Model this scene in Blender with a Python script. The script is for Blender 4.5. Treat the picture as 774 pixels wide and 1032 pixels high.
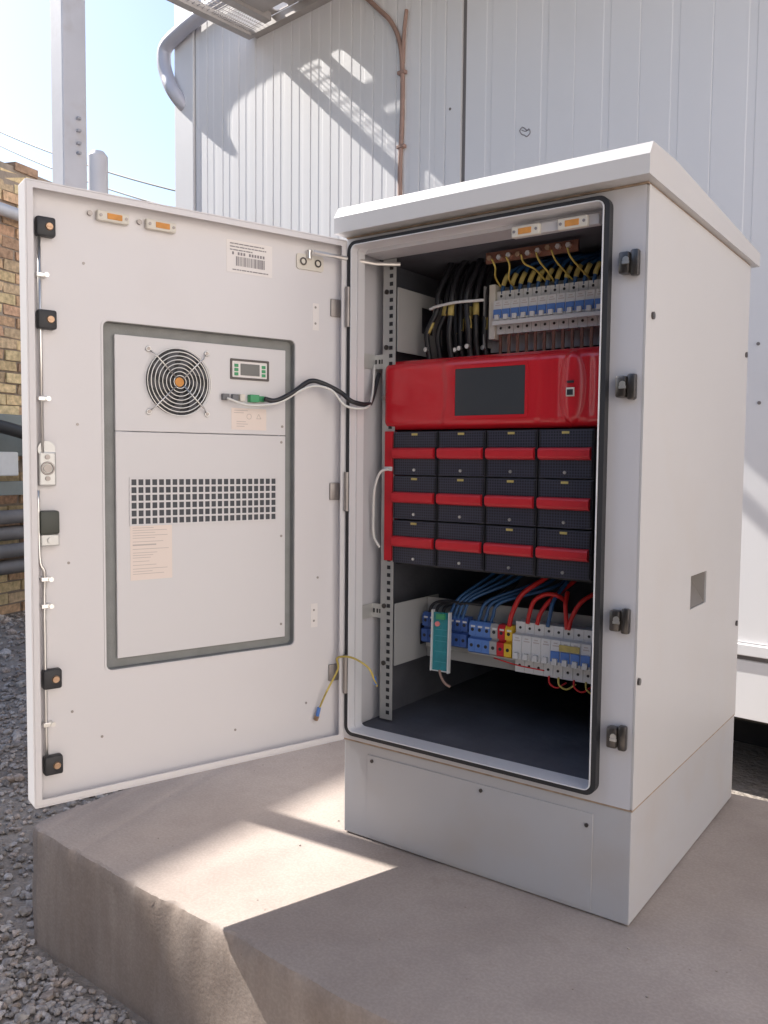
import bpy, bmesh, math, random
from mathutils import Vector, Matrix, noise
random.seed(7)
for o in list(bpy.data.objects): bpy.data.objects.remove(o)
S = bpy.context.scene
C = S.collection
R = math.radians

# ------------------------------------------------------------------ camera
cd = bpy.data.cameras.new('camera'); cam = bpy.data.objects.new('camera', cd); C.objects.link(cam); S.camera = cam
cd.sensor_fit = 'HORIZONTAL'; cd.sensor_width = 36.0; cd.lens = 847.871/774*36.0
cd.clip_start = 0.02; cd.clip_end = 400
Rt = Vector((0.810183, 0.586104, 0.009269)); Up = Vector((-0.043016, 0.043678, 0.998119)); Fw = Vector((-0.584597, 0.809058, -0.060599))
M = Matrix((Rt, Up, -Fw)).transposed().to_4x4(); M.translation = Vector((1.227589, -1.545085, 0.890619))
cam.matrix_world = M

# ------------------------------------------------------------------ light
TO_SUN = Vector((-1.11, -0.07, 1.0)).normalized()
w = bpy.data.worlds.new('World'); S.world = w; w.use_nodes = True
wn = w.node_tree.nodes; sky = wn.new('ShaderNodeTexSky'); sky.sky_type = 'NISHITA'; sky.sun_disc = False
sky.sun_elevation = math.asin(TO_SUN.z); sky.sun_rotation = math.atan2(TO_SUN.x, TO_SUN.y) % (2*math.pi)
sky.dust_density = 1.2; sky.air_density = 1.0; sky.ozone_density = 1.0
w.node_tree.links.new(sky.outputs[0], wn['Background'].inputs[0]); wn['Background'].inputs[1].default_value = 0.11
sl = bpy.data.lights.new('sun', 'SUN'); sun = bpy.data.objects.new('sun', sl); C.objects.link(sun)
sl.energy = 5.0; sl.angle = R(0.5); sl.color = (1.0, 0.955, 0.89)
sun.rotation_euler = TO_SUN.to_track_quat('Z', 'Y').to_euler()
S.view_settings.view_transform = 'Standard'; S.view_settings.look = 'None'
S.view_settings.gamma = 1.0; S.view_settings.exposure = 1.12; S.view_settings.use_curve_mapping = False
S.render.engine = 'CYCLES'
S.cycles.max_bounces = 10; S.cycles.diffuse_bounces = 6

# ------------------------------------------------------------------ materials
def mat(name, col, rough=0.5, metal=0.0, var=0.0, vscale=6.0, bump=0.0, bscale=200.0, spec=0.5, coat=0.0, dirt=None, dscale=3.0, dlo=0.52, dhi=0.75, damt=0.5, bdist=0.002):
    m = bpy.data.materials.new(name); m.use_nodes = True
    nt = m.node_tree; N = nt.nodes; L = nt.links; b = N['Principled BSDF']
    b.inputs['Roughness'].default_value = rough; b.inputs['Metallic'].default_value = metal
    b.inputs['Specular IOR Level'].default_value = spec; b.inputs['Coat Weight'].default_value = coat
    b.inputs['Base Color'].default_value = (*col, 1)
    tc = N.new('ShaderNodeTexCoord'); out = None
    def nz(sc, det=5):
        n = N.new('ShaderNodeTexNoise'); n.inputs['Scale'].default_value = sc; n.inputs['Detail'].default_value = det
        L.new(tc.outputs['Object'], n.inputs['Vector']); return n.outputs['Fac']
    if var:
        r = N.new('ShaderNodeValToRGB'); L.new(nz(vscale), r.inputs[0])
        r.color_ramp.elements[0].position = 0.3; r.color_ramp.elements[1].position = 0.7
        r.color_ramp.elements[0].color = (*[c*(1-var) for c in col], 1); r.color_ramp.elements[1].color = (*[min(1, c*(1+var)) for c in col], 1)
        out = r.outputs[0]
    if dirt:
        r2 = N.new('ShaderNodeValToRGB'); L.new(nz(dscale, 9), r2.inputs[0])
        r2.color_ramp.elements[0].position = dlo; r2.color_ramp.elements[1].position = dhi
        r2.color_ramp.elements[0].color = (0, 0, 0, 1); r2.color_ramp.elements[1].color = (damt, damt, damt, 1)
        mx = N.new('ShaderNodeMix'); mx.data_type = 'RGBA'; L.new(r2.outputs[0], mx.inputs['Factor'])
        if out: L.new(out, mx.inputs['A'])
        else: mx.inputs['A'].default_value = (*col, 1)
        mx.inputs['B'].default_value = (*dirt, 1); out = mx.outputs['Result']
    if out: L.new(out, b.inputs['Base Color'])
    if bump:
        bp = N.new('ShaderNodeBump'); bp.inputs['Strength'].default_value = bump; bp.inputs['Distance'].default_value = bdist
        L.new(nz(bscale), bp.inputs['Height']); L.new(bp.outputs[0], b.inputs['Normal'])
    return m
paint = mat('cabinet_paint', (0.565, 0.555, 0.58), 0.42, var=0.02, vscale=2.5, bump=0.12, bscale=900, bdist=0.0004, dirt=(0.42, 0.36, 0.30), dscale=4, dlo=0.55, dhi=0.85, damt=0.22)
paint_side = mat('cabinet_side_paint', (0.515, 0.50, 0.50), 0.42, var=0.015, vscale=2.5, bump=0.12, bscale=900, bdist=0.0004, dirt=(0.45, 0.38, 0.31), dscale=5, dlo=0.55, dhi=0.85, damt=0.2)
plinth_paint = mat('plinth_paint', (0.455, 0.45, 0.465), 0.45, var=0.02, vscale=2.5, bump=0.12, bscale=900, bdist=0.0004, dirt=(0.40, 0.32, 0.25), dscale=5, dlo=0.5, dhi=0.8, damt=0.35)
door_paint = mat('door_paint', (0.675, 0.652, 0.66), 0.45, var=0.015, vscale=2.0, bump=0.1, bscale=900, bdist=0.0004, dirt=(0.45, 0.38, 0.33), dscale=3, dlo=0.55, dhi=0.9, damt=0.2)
unit_paint = mat('unit_paint', (0.655, 0.637, 0.645), 0.5, var=0.015, vscale=2.0)
grey_foam = mat('grey_foam', (0.25, 0.255, 0.25), 0.9, var=0.08, vscale=30, bump=0.3, bscale=300)
lining = mat('dark_lining', (0.088, 0.090, 0.108), 0.85, var=0.2, vscale=8, bump=0.4, bscale=60, bdist=0.004, dirt=(0.12, 0.12, 0.12), dscale=12, dlo=0.6, dhi=0.9, damt=0.3)
zinc = mat('zinc_plate', (0.55, 0.55, 0.54), 0.42, metal=0.55, var=0.05, vscale=10)
bright_metal = mat('bright_metal', (0.75, 0.74, 0.72), 0.28, metal=0.9, var=0.05, vscale=20)
dark_metal = mat('dark_metal', (0.12, 0.11, 0.105), 0.3, metal=0.85, var=0.25, vscale=30)
hinge_metal = mat('hinge_metal', (0.33, 0.30, 0.285), 0.42, metal=0.6, var=0.12, vscale=30)
copper = mat('copper', (0.26, 0.12, 0.085), 0.4, metal=0.6, var=0.2, vscale=40)
brass = mat('brass', (0.45, 0.30, 0.20), 0.35, metal=0.7)
rubber = mat('black_rubber', (0.025, 0.025, 0.028), 0.6, bump=0.2, bscale=200)
cream = mat('cream_plastic', (0.66, 0.62, 0.55), 0.5)
orange = mat('orange_insert', (0.62, 0.27, 0.06), 0.6, var=0.12, vscale=60)
red = mat('red_paint', (0.55, 0.016, 0.026), 0.24, coat=0.3, var=0.03, bump=0.05, bscale=600, bdist=0.0004)
red_dull = mat('red_plastic', (0.52, 0.016, 0.026), 0.42, var=0.06, vscale=40)
screen = mat('dark_glass', (0.055, 0.060, 0.066), 0.12, spec=0.35)
blackp = mat('black_plastic', (0.022, 0.022, 0.026), 0.5)
graypl = mat('grey_plastic', (0.36, 0.36, 0.36), 0.5)
whitep = mat('white_plastic', (0.66, 0.66, 0.66), 0.45, var=0.03, vscale=30)
bluep = mat('blue_plastic', (0.09, 0.20, 0.52), 0.45)
bluedk = mat('dark_blue_plastic', (0.05, 0.11, 0.34), 0.45)
yellowp = mat('yellow_plastic', (0.72, 0.46, 0.03), 0.5)
sleeve_y = mat('yellow_sleeve', (0.50, 0.40, 0.13), 0.6, var=.2, vscale=60)
redcable = mat('red_cable', (0.55, 0.02, 0.02), 0.45)
bluecable = mat('blue_cable', (0.022, 0.085, 0.22), 0.45)
blackcable = mat('black_cable', (0.018, 0.018, 0.022), 0.45)
whitecable = mat('white_cable', (0.70, 0.69, 0.66), 0.5)
yellowcable = mat('yellow_green_cable', (0.55, 0.42, 0.10), 0.5, var=0.3, vscale=40)
teal = mat('teal_board', (0.02, 0.22, 0.26), 0.35, var=0.15, vscale=60)
green = mat('green_plastic', (0.06, 0.32, 0.14), 0.5)
pink = mat('pink_dot', (0.8, 0.25, 0.25), 0.5)
paper = mat('paper_label', (0.78, 0.74, 0.72), 0.7)
paper_w = mat('warm_paper_label', (0.78, 0.68, 0.62), 0.7)
ink = mat('grey_ink', (0.25, 0.23, 0.24), 0.8)
ink2 = mat('faint_ink', (0.50, 0.44, 0.42), 0.8)
seam = mat('brown_seam', (0.34, 0.25, 0.18), 0.9, var=0.3, vscale=40)
wallpaint = mat('shelter_paint', (0.74, 0.73, 0.74), 0.5, var=0.02, vscale=1.2, bump=0.1, bscale=400, bdist=0.0005, dirt=(0.48, 0.44, 0.42), dscale=2.2, dlo=0.55, dhi=0.9, damt=0.3)
post_paint = mat('post_paint', (0.66, 0.65, 0.68), 0.5, var=.05, vscale=6, dirt=(.4,.33,.28), dscale=9, dlo=.55, dhi=.8, damt=.35)
joint_m = mat('joint_sealant', (0.20, 0.18, 0.175), 0.8)
trim_m = mat('shelter_trim', (0.74, 0.73, 0.74), 0.5, var=0.03, vscale=3)
steel = mat('galvanised_steel', (0.46, 0.46, 0.49), 0.5, metal=0.3, var=0.08, vscale=8, dirt=(0.3, 0.24, 0.2), dscale=10, dlo=0.55, dhi=0.8, damt=0.4)
frame_m = mat('platform_steel', (0.44, 0.41, 0.39), 0.55, metal=0.2, var=0.1, vscale=8)
duct_m = mat('duct_foil', (0.50, 0.50, 0.56), 0.45, metal=0.15, bump=0.3, bscale=40, bdist=0.004)
cable_br = mat('brown_cable', (0.34, 0.22, 0.18), 0.6, var=0.15, vscale=10)
dark_under = mat('dark_underframe', (0.035, 0.032, 0.030), 0.9, var=0.3, vscale=4)  # near-black tone for the underframe and floor underside
mortar = mat('mortar', (0.30, 0.24, 0.19), 0.95, var=0.2, vscale=10, bump=0.6, bscale=60, bdist=0.01)
old_pipe = mat('weathered_pipe', (0.16, 0.15, 0.15), 0.6, var=0.2, vscale=8)
beam_green = mat('grey_green_beam', (0.20, 0.22, 0.21), 0.6, var=0.1, vscale=5)

# concrete, gravel and bricks need richer graphs
def concrete():
    m = bpy.data.materials.new('concrete'); m.use_nodes = True; nt = m.node_tree; N = nt.nodes; L = nt.links; b = N['Principled BSDF']
    tc = N.new('ShaderNodeTexCoord'); b.inputs['Roughness'].default_value = 0.9; b.inputs['Specular IOR Level'].default_value = 0.25
    def nz(sc, det=6, vec=None, rough=0.55):
        n = N.new('ShaderNodeTexNoise'); n.inputs['Scale'].default_value = sc; n.inputs['Detail'].default_value = det; n.inputs['Roughness'].default_value = rough
        L.new(vec or tc.outputs['Object'], n.inputs['Vector']); return n.outputs['Fac']
    def ramp(f, p0, c0, p1, c1):
        r = N.new('ShaderNodeValToRGB'); L.new(f, r.inputs[0]); e = r.color_ramp.elements
        e[0].position = p0; e[0].color = (*c0, 1); e[1].position = p1; e[1].color = (*c1, 1); return r.outputs[0]
    def mix(f, a, bb, mode='MIX'):
        x = N.new('ShaderNodeMix'); x.data_type = 'RGBA'; x.blend_type = mode
        if isinstance(f, float): x.inputs['Factor'].default_value = f
        else: L.new(f, x.inputs['Factor'])
        L.new(a, x.inputs['A']); L.new(bb, x.inputs['B']); return x.outputs['Result']
    base = ramp(nz(1.7, 5), 0.3, (0.335, 0.285, 0.255), 0.7, (0.42, 0.36, 0.325))
    speck = ramp(nz(160, 3), 0.42, (0.93, 0.93, 0.93), 0.62, (1.04, 1.03, 1.03))
    c = mix(1.0, base, speck, 'MULTIPLY')
    st = ramp(nz(9, 8, rough=0.7), 0.55, (1, 1, 1), 0.8, (0.80, 0.77, 0.74))
    c = mix(1.0, c, st, 'MULTIPLY')
    # vertical formwork streaks on the sides only
    mp = N.new('ShaderNodeMapping'); mp.inputs['Scale'].default_value = (17, 17, 1.6); L.new(tc.outputs['Object'], mp.inputs['Vector'])
    sk = ramp(nz(1.0, 4, mp.outputs[0]), 0.42, (0.86, 0.80, 0.74), 0.62, (1.10, 1.07, 1.03))
    ge = N.new('ShaderNodeNewGeometry'); sp = N.new('ShaderNodeSeparateXYZ'); L.new(ge.outputs['True Normal'], sp.inputs[0])
    side = N.new('ShaderNodeMapRange'); side.inputs[1].default_value = 0.8; side.inputs[2].default_value = 0.3; side.inputs[3].default_value = 0; side.inputs[4].default_value = 0.55
    L.new(sp.outputs[2], side.inputs[0])
    sm = N.new('ShaderNodeMix'); sm.data_type = 'RGBA'; L.new(side.outputs[0], sm.inputs['Factor']); sm.inputs['A'].default_value = (1, 1, 1, 1); L.new(sk, sm.inputs['B'])
    c = mix(1.0, c, sm.outputs['Result'], 'MULTIPLY')
    vo = N.new('ShaderNodeTexVoronoi'); vo.inputs['Scale'].default_value = 55; L.new(tc.outputs['Object'], vo.inputs['Vector'])
    pit = ramp(vo.outputs['Distance'], 0.05, (0.62, 0.58, 0.55), 0.14, (1, 1, 1))
    gate = N.new('ShaderNodeMapRange'); gate.inputs[1].default_value = 0.60; gate.inputs[2].default_value = 0.64; L.new(nz(23, 2), gate.inputs[0])
    pm = N.new('ShaderNodeMix'); pm.data_type = 'RGBA'; L.new(gate.outputs[0], pm.inputs['Factor']); pm.inputs['A'].default_value = (1, 1, 1, 1); L.new(pit, pm.inputs['B'])
    c = mix(1.0, c, pm.outputs['Result'], 'MULTIPLY')
    dust = ramp(nz(4.5, 9, rough=0.65), 0.40, (0.93, 0.92, 0.91), 0.60, (1.07, 1.07, 1.06))
    c = mix(1.0, c, dust, 'MULTIPLY')
    L.new(c, b.inputs['Base Color'])
    bp = N.new('ShaderNodeBump'); bp.inputs['Strength'].default_value = 0.3; bp.inputs['Distance'].default_value = 0.002
    ad = N.new('ShaderNodeMath'); ad.operation = 'ADD'; L.new(nz(120, 4), ad.inputs[0])
    mu = N.new('ShaderNodeMath'); mu.operation = 'MULTIPLY'; mu.inputs[1].default_value = 2.2; L.new(nz(14, 6), mu.inputs[0]); L.new(mu.outputs[0], ad.inputs[1])
    L.new(ad.outputs[0], bp.inputs['Height']); L.new(bp.outputs[0], b.inputs['Normal'])
    return m
conc = concrete()
def attr_mat(name, rough=0.9, bump=0.6, bscale=60, bdist=0.004):
    m = mat(name, (0.4, 0.4, 0.4), rough, bump=bump, bscale=bscale, bdist=bdist, spec=0.25)
    N = m.node_tree.nodes; L = m.node_tree.links; a = N.new('ShaderNodeAttribute'); a.attribute_name = 'tint'
    n = N.new('ShaderNodeTexNoise'); n.inputs['Scale'].default_value = bscale*0.6; n.inputs['Detail'].default_value = 6
    tc = N.new('ShaderNodeTexCoord'); L.new(tc.outputs['Object'], n.inputs['Vector'])
    r = N.new('ShaderNodeValToRGB'); L.new(n.outputs['Fac'], r.inputs[0]); r.color_ramp.elements[0].color = (0.7, 0.7, 0.7, 1); r.color_ramp.elements[1].color = (1.25, 1.25, 1.25, 1)
    r.color_ramp.elements[0].position = 0.3; r.color_ramp.elements[1].position = 0.7
    x = N.new('ShaderNodeMix'); x.data_type = 'RGBA'; x.blend_type = 'MULTIPLY'; x.inputs['Factor'].default_value = 1
    L.new(a.outputs['Color'], x.inputs['A']); L.new(r.outputs[0], x.inputs['B']); L.new(x.outputs['Result'], N['Principled BSDF'].inputs['Base Color'])
    return m
brick_m = attr_mat('old_brick', bscale=50, bdist=0.006)
stone_m = attr_mat('gravel_stone', bscale=150, bdist=0.002)
def dirt_mat():
    m = mat('dirt', (0.30, 0.26, 0.225), 0.95, var=0.3, vscale=3, bump=0.9, bscale=45, bdist=0.02, dirt=(0.40, 0.36, 0.33), dscale=40, dlo=0.5, dhi=0.7, damt=0.7); return m
dirt = dirt_mat()
def perforated():
    m = mat('perforated_front', (0.030, 0.032, 0.052), 0.4); N = m.node_tree.nodes; L = m.node_tree.links
    tc = N.new('ShaderNodeTexCoord'); v = N.new('ShaderNodeTexVoronoi'); v.voronoi_dimensions = '2D'; v.inputs['Scale'].default_value = 165; v.inputs['Randomness'].default_value = 0
    sp = N.new('ShaderNodeSeparateXYZ'); cb = N.new('ShaderNodeCombineXYZ'); L.new(tc.outputs['Object'], sp.inputs[0]); L.new(sp.outputs[0], cb.inputs[0]); L.new(sp.outputs[2], cb.inputs[1])
    L.new(cb.outputs[0], v.inputs['Vector'])
    r = N.new('ShaderNodeValToRGB'); L.new(v.outputs['Distance'], r.inputs[0]); e = r.color_ramp.elements
    e[0].position = 0.33; e[0].color = (0.012, 0.012, 0.018, 1); e[1].position = 0.40; e[1].color = (0.040, 0.041, 0.066, 1)
    L.new(r.outputs[0], N['Principled BSDF'].inputs['Base Color']); return m
perf = perforated()

# ------------------------------------------------------------------ mesh helpers
def tf(pts, mtx): return [mtx @ Vector(p) for p in pts] if mtx else [Vector(p) for p in pts]
def box(bm, x0, x1, y0, y1, z0, z1, bev=0.0, seg=2):
    vs = [bm.verts.new(p) for p in ((x0,y0,z0),(x1,y0,z0),(x1,y1,z0),(x0,y1,z0),(x0,y0,z1),(x1,y0,z1),(x1,y1,z1),(x0,y1,z1))]
    fs = [bm.faces.new([vs[i] for i in f]) for f in ((3,2,1,0),(4,5,6,7),(0,1,5,4),(1,2,6,5),(2,3,7,6),(3,0,4,7))]
    if bev:
        es = list({e for f in fs for e in f.edges})
        bmesh.ops.bevel(bm, geom=es, offset=bev, segments=seg, affect='EDGES', profile=0.5)
def rrect(x0, x1, z0, z1, r=0.0, n=5):
    if r <= 0: r = 1e-4
    o = []
    for cx, cz, a0 in ((x1-r, z0+r, -90), (x1-r, z1-r, 0), (x0+r, z1-r, 90), (x0+r, z0+r, 180)):
        for i in range(n+1):
            a = R(a0+90*i/n); o.append((cx+r*math.cos(a), cz+r*math.sin(a)))
    return o
def ring(bm, outer, inner, y0, y1, plane='XZ'):
    def P(p, y): return (p[0], y, p[1]) if plane == 'XZ' else ((y, p[0], p[1]) if plane == 'YZ' else (p[0], p[1], y))
    a = [[bm.verts.new(P(p, y)) for p in lst] for lst in (outer, inner) for y in (y0, y1)]
    n = len(outer)
    for i in range(n):
        j = (i+1) % n
        for q in ((a[0][i],a[0][j],a[2][j],a[2][i]), (a[1][j],a[1][i],a[3][i],a[3][j]), (a[0][j],a[0][i],a[1][i],a[1][j]), (a[2][i],a[2][j],a[3][j],a[3][i])):
            bm.faces.new(q)
def prism(bm, outline, y0, y1, plane='XZ'):
    def P(p, y): return (p[0], y, p[1]) if plane == 'XZ' else ((y, p[0], p[1]) if plane == 'YZ' else (p[0], p[1], y))
    a = [bm.verts.new(P(p, y0)) for p in outline]; b = [bm.verts.new(P(p, y1)) for p in outline]; n = len(a)
    bm.faces.new(a[::-1]); bm.faces.new(b)
    for i in range(n): bm.faces.new((a[i], a[(i+1) % n], b[(i+1) % n], b[i]))
def frame_axes(d):
    d = d.normalized(); u = d.cross(Vector((0,0,1)))
    if u.length < 1e-3: u = d.cross(Vector((1,0,0)))
    u.normalize(); return u, d.cross(u).normalized()
def cyl(bm, c, d, r, h, n=20, r2=None, cap=True):
    c = Vector(c); d = Vector(d).normalized(); u, v = frame_axes(d); r2 = r if r2 is None else r2
    a = [bm.verts.new(c+(u*math.cos(2*math.pi*i/n)+v*math.sin(2*math.pi*i/n))*r) for i in range(n)]
    b = [bm.verts.new(c+d*h+(u*math.cos(2*math.pi*i/n)+v*math.sin(2*math.pi*i/n))*r2) for i in range(n)]
    for i in range(n): bm.faces.new((a[i], a[(i+1) % n], b[(i+1) % n], b[i]))
    if cap: bm.faces.new(a[::-1]); bm.faces.new(b)
def torus(bm, c, d, Rr, r, n=40, k=6):
    c = Vector(c); d = Vector(d).normalized(); u, v = frame_axes(d); rings = []
    for i in range(n):
        a = 2*math.pi*i/n; o = u*math.cos(a)+v*math.sin(a)
        rings.append([bm.verts.new(c+o*(Rr+r*math.cos(2*math.pi*j/k))+d*(r*math.sin(2*math.pi*j/k))) for j in range(k)])
    for i in range(n):
        A, B = rings[i], rings[(i+1) % n]
        for j in range(k): bm.faces.new((A[j], B[j], B[(j+1) % k], A[(j+1) % k]))
def smooth_path(pts, n=8):
    P = [Vector(p) for p in pts]
    if len(P) < 3: return P
    out = []; Q = [2*P[0]-P[1]]+P+[2*P[-1]-P[-2]]
    for i in range(1, len(Q)-2):
        p0, p1, p2, p3 = Q[i-1:i+3]
        for k in range(n):
            t = k/n; out.append(0.5*((2*p1)+(p2-p0)*t+(2*p0-5*p1+4*p2-p3)*t*t+(3*p1-p0-3*p2+p3)*t**3))
    out.append(P[-1]); return out
def tube(bm, pts, r, n=8, sm=8, wob=0.0):
    P = smooth_path(pts, sm) if sm else [Vector(p) for p in pts]
    u = None; rings = []
    for i, p in enumerate(P):
        d = (P[min(i+1, len(P)-1)]-P[max(i-1, 0)]).normalized()
        if u is None: u, v = frame_axes(d)
        u = (u-d*u.dot(d)).normalized(); v = d.cross(u)
        rr = r*(1+wob*math.sin(i*2.1))
        rings.append([bm.verts.new(p+(u*math.cos(2*math.pi*j/n)+v*math.sin(2*math.pi*j/n))*rr) for j in range(n)])
    for A, B in zip(rings, rings[1:]):
        for j in range(n): bm.faces.new((A[j], A[(j+1) % n], B[(j+1) % n], B[j]))
    bm.faces.new(rings[0][::-1]); bm.faces.new(rings[-1])
def obj(name, bm, m, parent=None, smooth=False, label=None, cat=None, group=None, kind=None, bevel=0):
    bmesh.ops.recalc_face_normals(bm, faces=bm.faces[:])
    me = bpy.data.meshes.new(name); bm.to_mesh(me); bm.free()
    if m: me.materials.append(m)
    if smooth:
        for p in me.polygons: p.use_smooth = True
    o = bpy.data.objects.new(name, me); C.objects.link(o)
    if parent: o.parent = parent
    if smooth == 'auto':
        md = o.modifiers.new('edges', 'EDGE_SPLIT'); md.split_angle = R(35)
    if label: o['label'] = label
    if cat: o['category'] = cat
    if group: o['group'] = group
    if kind: o['kind'] = kind
    return o
def B(): return bmesh.new()
def parts(name, bm, m, parent=None, **k):
    '''each connected piece of bm becomes an object of its own'''
    left = set(bm.verts); made = []
    while left:
        st = [left.pop()]; isl = set(st)
        while st:
            v = st.pop()
            for e in v.link_edges:
                w2 = e.other_vert(v)
                if w2 not in isl: isl.add(w2); st.append(w2)
        left -= isl
        nb = bmesh.new(); mp = {v: nb.verts.new(v.co) for v in isl}
        for f in {f for v in isl for f in v.link_faces}: nb.faces.new([mp[v] for v in f.verts])
        made.append(obj(name, nb, m, parent, **k))
    bm.free(); return made
def thing(name, label, cat, loc=(0,0,0), rz=0.0, group=None):
    o = bpy.data.objects.new(name, None); C.objects.link(o); o.location = loc; o.rotation_euler = (0,0,rz)
    o.empty_display_size = 0.1
    o['label'] = label; o['category'] = cat
    if group: o['group'] = group
    return o
def bx(name, m, parent, *a, **k):
    bv = k.pop('bev', 0.0); b = B(); box(b, *a, bev=bv); return obj(name, b, m, parent, **k)
def copy_thing(src, loc, label=None):
    r = src.copy(); C.objects.link(r); r.location = loc
    if label: r['label'] = label
    for ch in src.children:
        c = ch.copy(); C.objects.link(c); c.parent = r
        for g in ch.children:
            d = g.copy(); C.objects.link(d); d.parent = c
    return r

# ------------------------------------------------------------------ ground
GZ = -0.275
b = B()
nx, ny = 90, 90
grid = []
for i in range(nx+1):
    row = []
    for j in range(ny+1):
        fx = (i/nx*2-1); fy = (j/ny*2-1)
        x = -1.5+math.copysign(abs(fx)**3*120+abs(fx)*4, fx); y = 0.5+math.copysign(abs(fy)**3*120+abs(fy)*4, fy)
        z = GZ+0.02*noise.noise(Vector((x*1.3, y*1.3, 0)))-0.004
        row.append(b.verts.new((x, y, z)))
    grid.append(row)
for i in range(nx):
    for j in range(ny): b.faces.new((grid[i][j], grid[i+1][j], grid[i+1][j+1], grid[i][j+1]))
obj('ground', b, dirt, smooth=True, kind='structure', label='stony dirt ground around the concrete slab')

# gravel: far too many stones to count
def ico():
    bm = B(); bmesh.ops.create_icosphere(bm, subdivisions=1, radius=1.0); vs = [v.co.copy() for v in bm.verts]; fs = [[v.index for v in f.verts] for f in bm.faces]; bm.free(); return vs, fs
IV, IF = ico()
verts = []; faces = []; cols = []
def stone(x, y, s):
    z = GZ+0.02*noise.noise(Vector((x*1.3, y*1.3, 0)))
    sx, sy, sz = s*random.uniform(.7, 1.3), s*random.uniform(.7, 1.3), s*random.uniform(.45, .85)
    mt = Matrix.Rotation(random.uniform(0, 6.3), 3, 'Z') @ Matrix.Rotation(random.uniform(-.5, .5), 3, 'X')
    base = len(verts); g = random.uniform(0.26, 0.56); k = random.choice([(1,.90,.82), (1,.92,.86), (1,.93,.90), (1,.84,.74)])
    for v in IV:
        q = Vector((v.x*sx, v.y*sy, v.z*sz))*random.uniform(.78, 1.15); q = mt @ q
        verts.append((x+q.x, y+q.y, z+q.z+sz*random.uniform(.1, .6)))
    for f in IF: faces.append([base+i for i in f]); cols.append((g*k[0], g*k[1], g*k[2], 1))
def inslab(x, y): return x > -0.60 and -0.47 < y < 0.82
def scatter(n, x0, x1, y0, y1, s0, s1):
    k = 0
    while k < n:
        x = random.uniform(x0, x1); y = random.uniform(y0, y1)
        if inslab(x, y): continue
        stone(x, y, random.uniform(s0, s1)*(1.6 if random.random() < .06 else 1)); k += 1
scatter(12000, -1.6, 0.6, -1.15, -0.44, 0.003, 0.011)
scatter(4200, -2.6, -0.6, -0.7, 1.0, 0.004, 0.013)
scatter(4200, -5.0, -1.0, 0.0, 3.2, 0.008, 0.020)
scatter(90, -4.6, -0.7, -0.5, 3.0, 0.02, 0.045)
scatter(300, 0.3, 3.0, -1.6, -0.5, 0.008, 0.02)
me = bpy.data.meshes.new('gravel'); me.from_pydata(verts, [], faces); me.materials.append(stone_m)
ca = me.color_attributes.new('tint', 'FLOAT_COLOR', 'CORNER')
flat = []
for c in cols: flat += list(c)*3
ca.data.foreach_set('color', flat)
gr = bpy.data.objects.new('gravel', me); C.objects.link(gr); gr['kind'] = 'stuff'; gr['label'] = 'loose grey gravel on the dirt around the slab'; gr['category'] = 'gravel'

# ------------------------------------------------------------------ concrete slab
b = B()
X0, X1, Y1 = -0.645, 3.2, 0.83
def yf(x): return -0.438-0.050*(x+0.60)
out = []
rc = 0.05
for i in range(9):   # rounded front left corner
    a = R(180+90*i/8); out.append((X0+rc+rc*math.cos(a), yf(X0)+rc+rc*math.sin(a)))
n = 260
for i in range(1, n+1):
    x = X0+rc+(X1-X0-rc)*(i/n)**1.25; out.append((x, yf(x)))
for i in range(1, 12): out.append((X1, yf(X1)+(Y1-yf(X1))*i/12))
for i in range(60): out.append((X1+(X0-X1)*i/60, Y1))
for i in range(30): out.append((X0, Y1+(yf(X0)+rc-Y1)*i/30))
cx, cy = 0.6, 0.2
N_ = len(out); rings = []
levels = [(-0.40, 0.0), (-0.26, 0.0), (-0.20, 0), (-0.15, 0), (-0.10, 0), (-0.06, 0), (-0.03, 0), (-0.012, 0.001), (-0.003, 0.004), (0.0, 0.009)]
for z, ins in levels:
    rg = []
    for i, (x, y) in enumerate(out):
        p, q = out[i-1], out[(i+1) % N_]; t = Vector((q[0]-p[0], q[1]-p[1])).normalized(); nn = Vector((t.y, -t.x))
        amp = 0.004*noise.noise(Vector((x*14, y*14, z*14)))+0.008*noise.noise(Vector((x*3, y*3, z*4)))
        chip = 0.0
        if -0.02 < z <= 0: chip = max(0, noise.noise(Vector((x*22, y*22, 3))))*0.011+max(0, noise.noise(Vector((x*60, y*60, 7))))*0.006
        off = amp-ins-chip
        zz = z - (chip*0.25 if -0.01 < z < 0 else 0)
        rg.append(b.verts.new((x+nn.x*off, y+nn.y*off, zz)))
    rings.append(rg)
for A, Bq in zip(rings, rings[1:]):
    for i in range(N_): b.faces.new((A[i], A[(i+1) % N_], Bq[(i+1) % N_], Bq[i]))
b.faces.new(rings[-1])
obj('concrete_slab', b, conc, smooth='auto', kind='structure', label='thick cast concrete slab under the cabinet')
# crumbs lying on the slab
b = B()
random.seed(3)
for k in range(46):
    x = random.uniform(-.5, 1.3); y = random.uniform(-.43, .6)
    if -0.02 < x < .72 and y > -.02: continue
    s = random.choice([.0015, .002, .003, .004])
    mt = Matrix.Translation((x, y, s*.4)) @ Matrix.Diagonal((s*random.uniform(.7, 1.5), s, s*.6, 1))
    bmesh.ops.create_icosphere(b, subdivisions=1, radius=1, matrix=mt)
obj('grit', b, stone_m if False else mat('grit', (0.36, 0.31, 0.27), .9, var=.5, vscale=30), kind='stuff', label='specks of grit scattered over the top of the slab', cat='grit')

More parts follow.
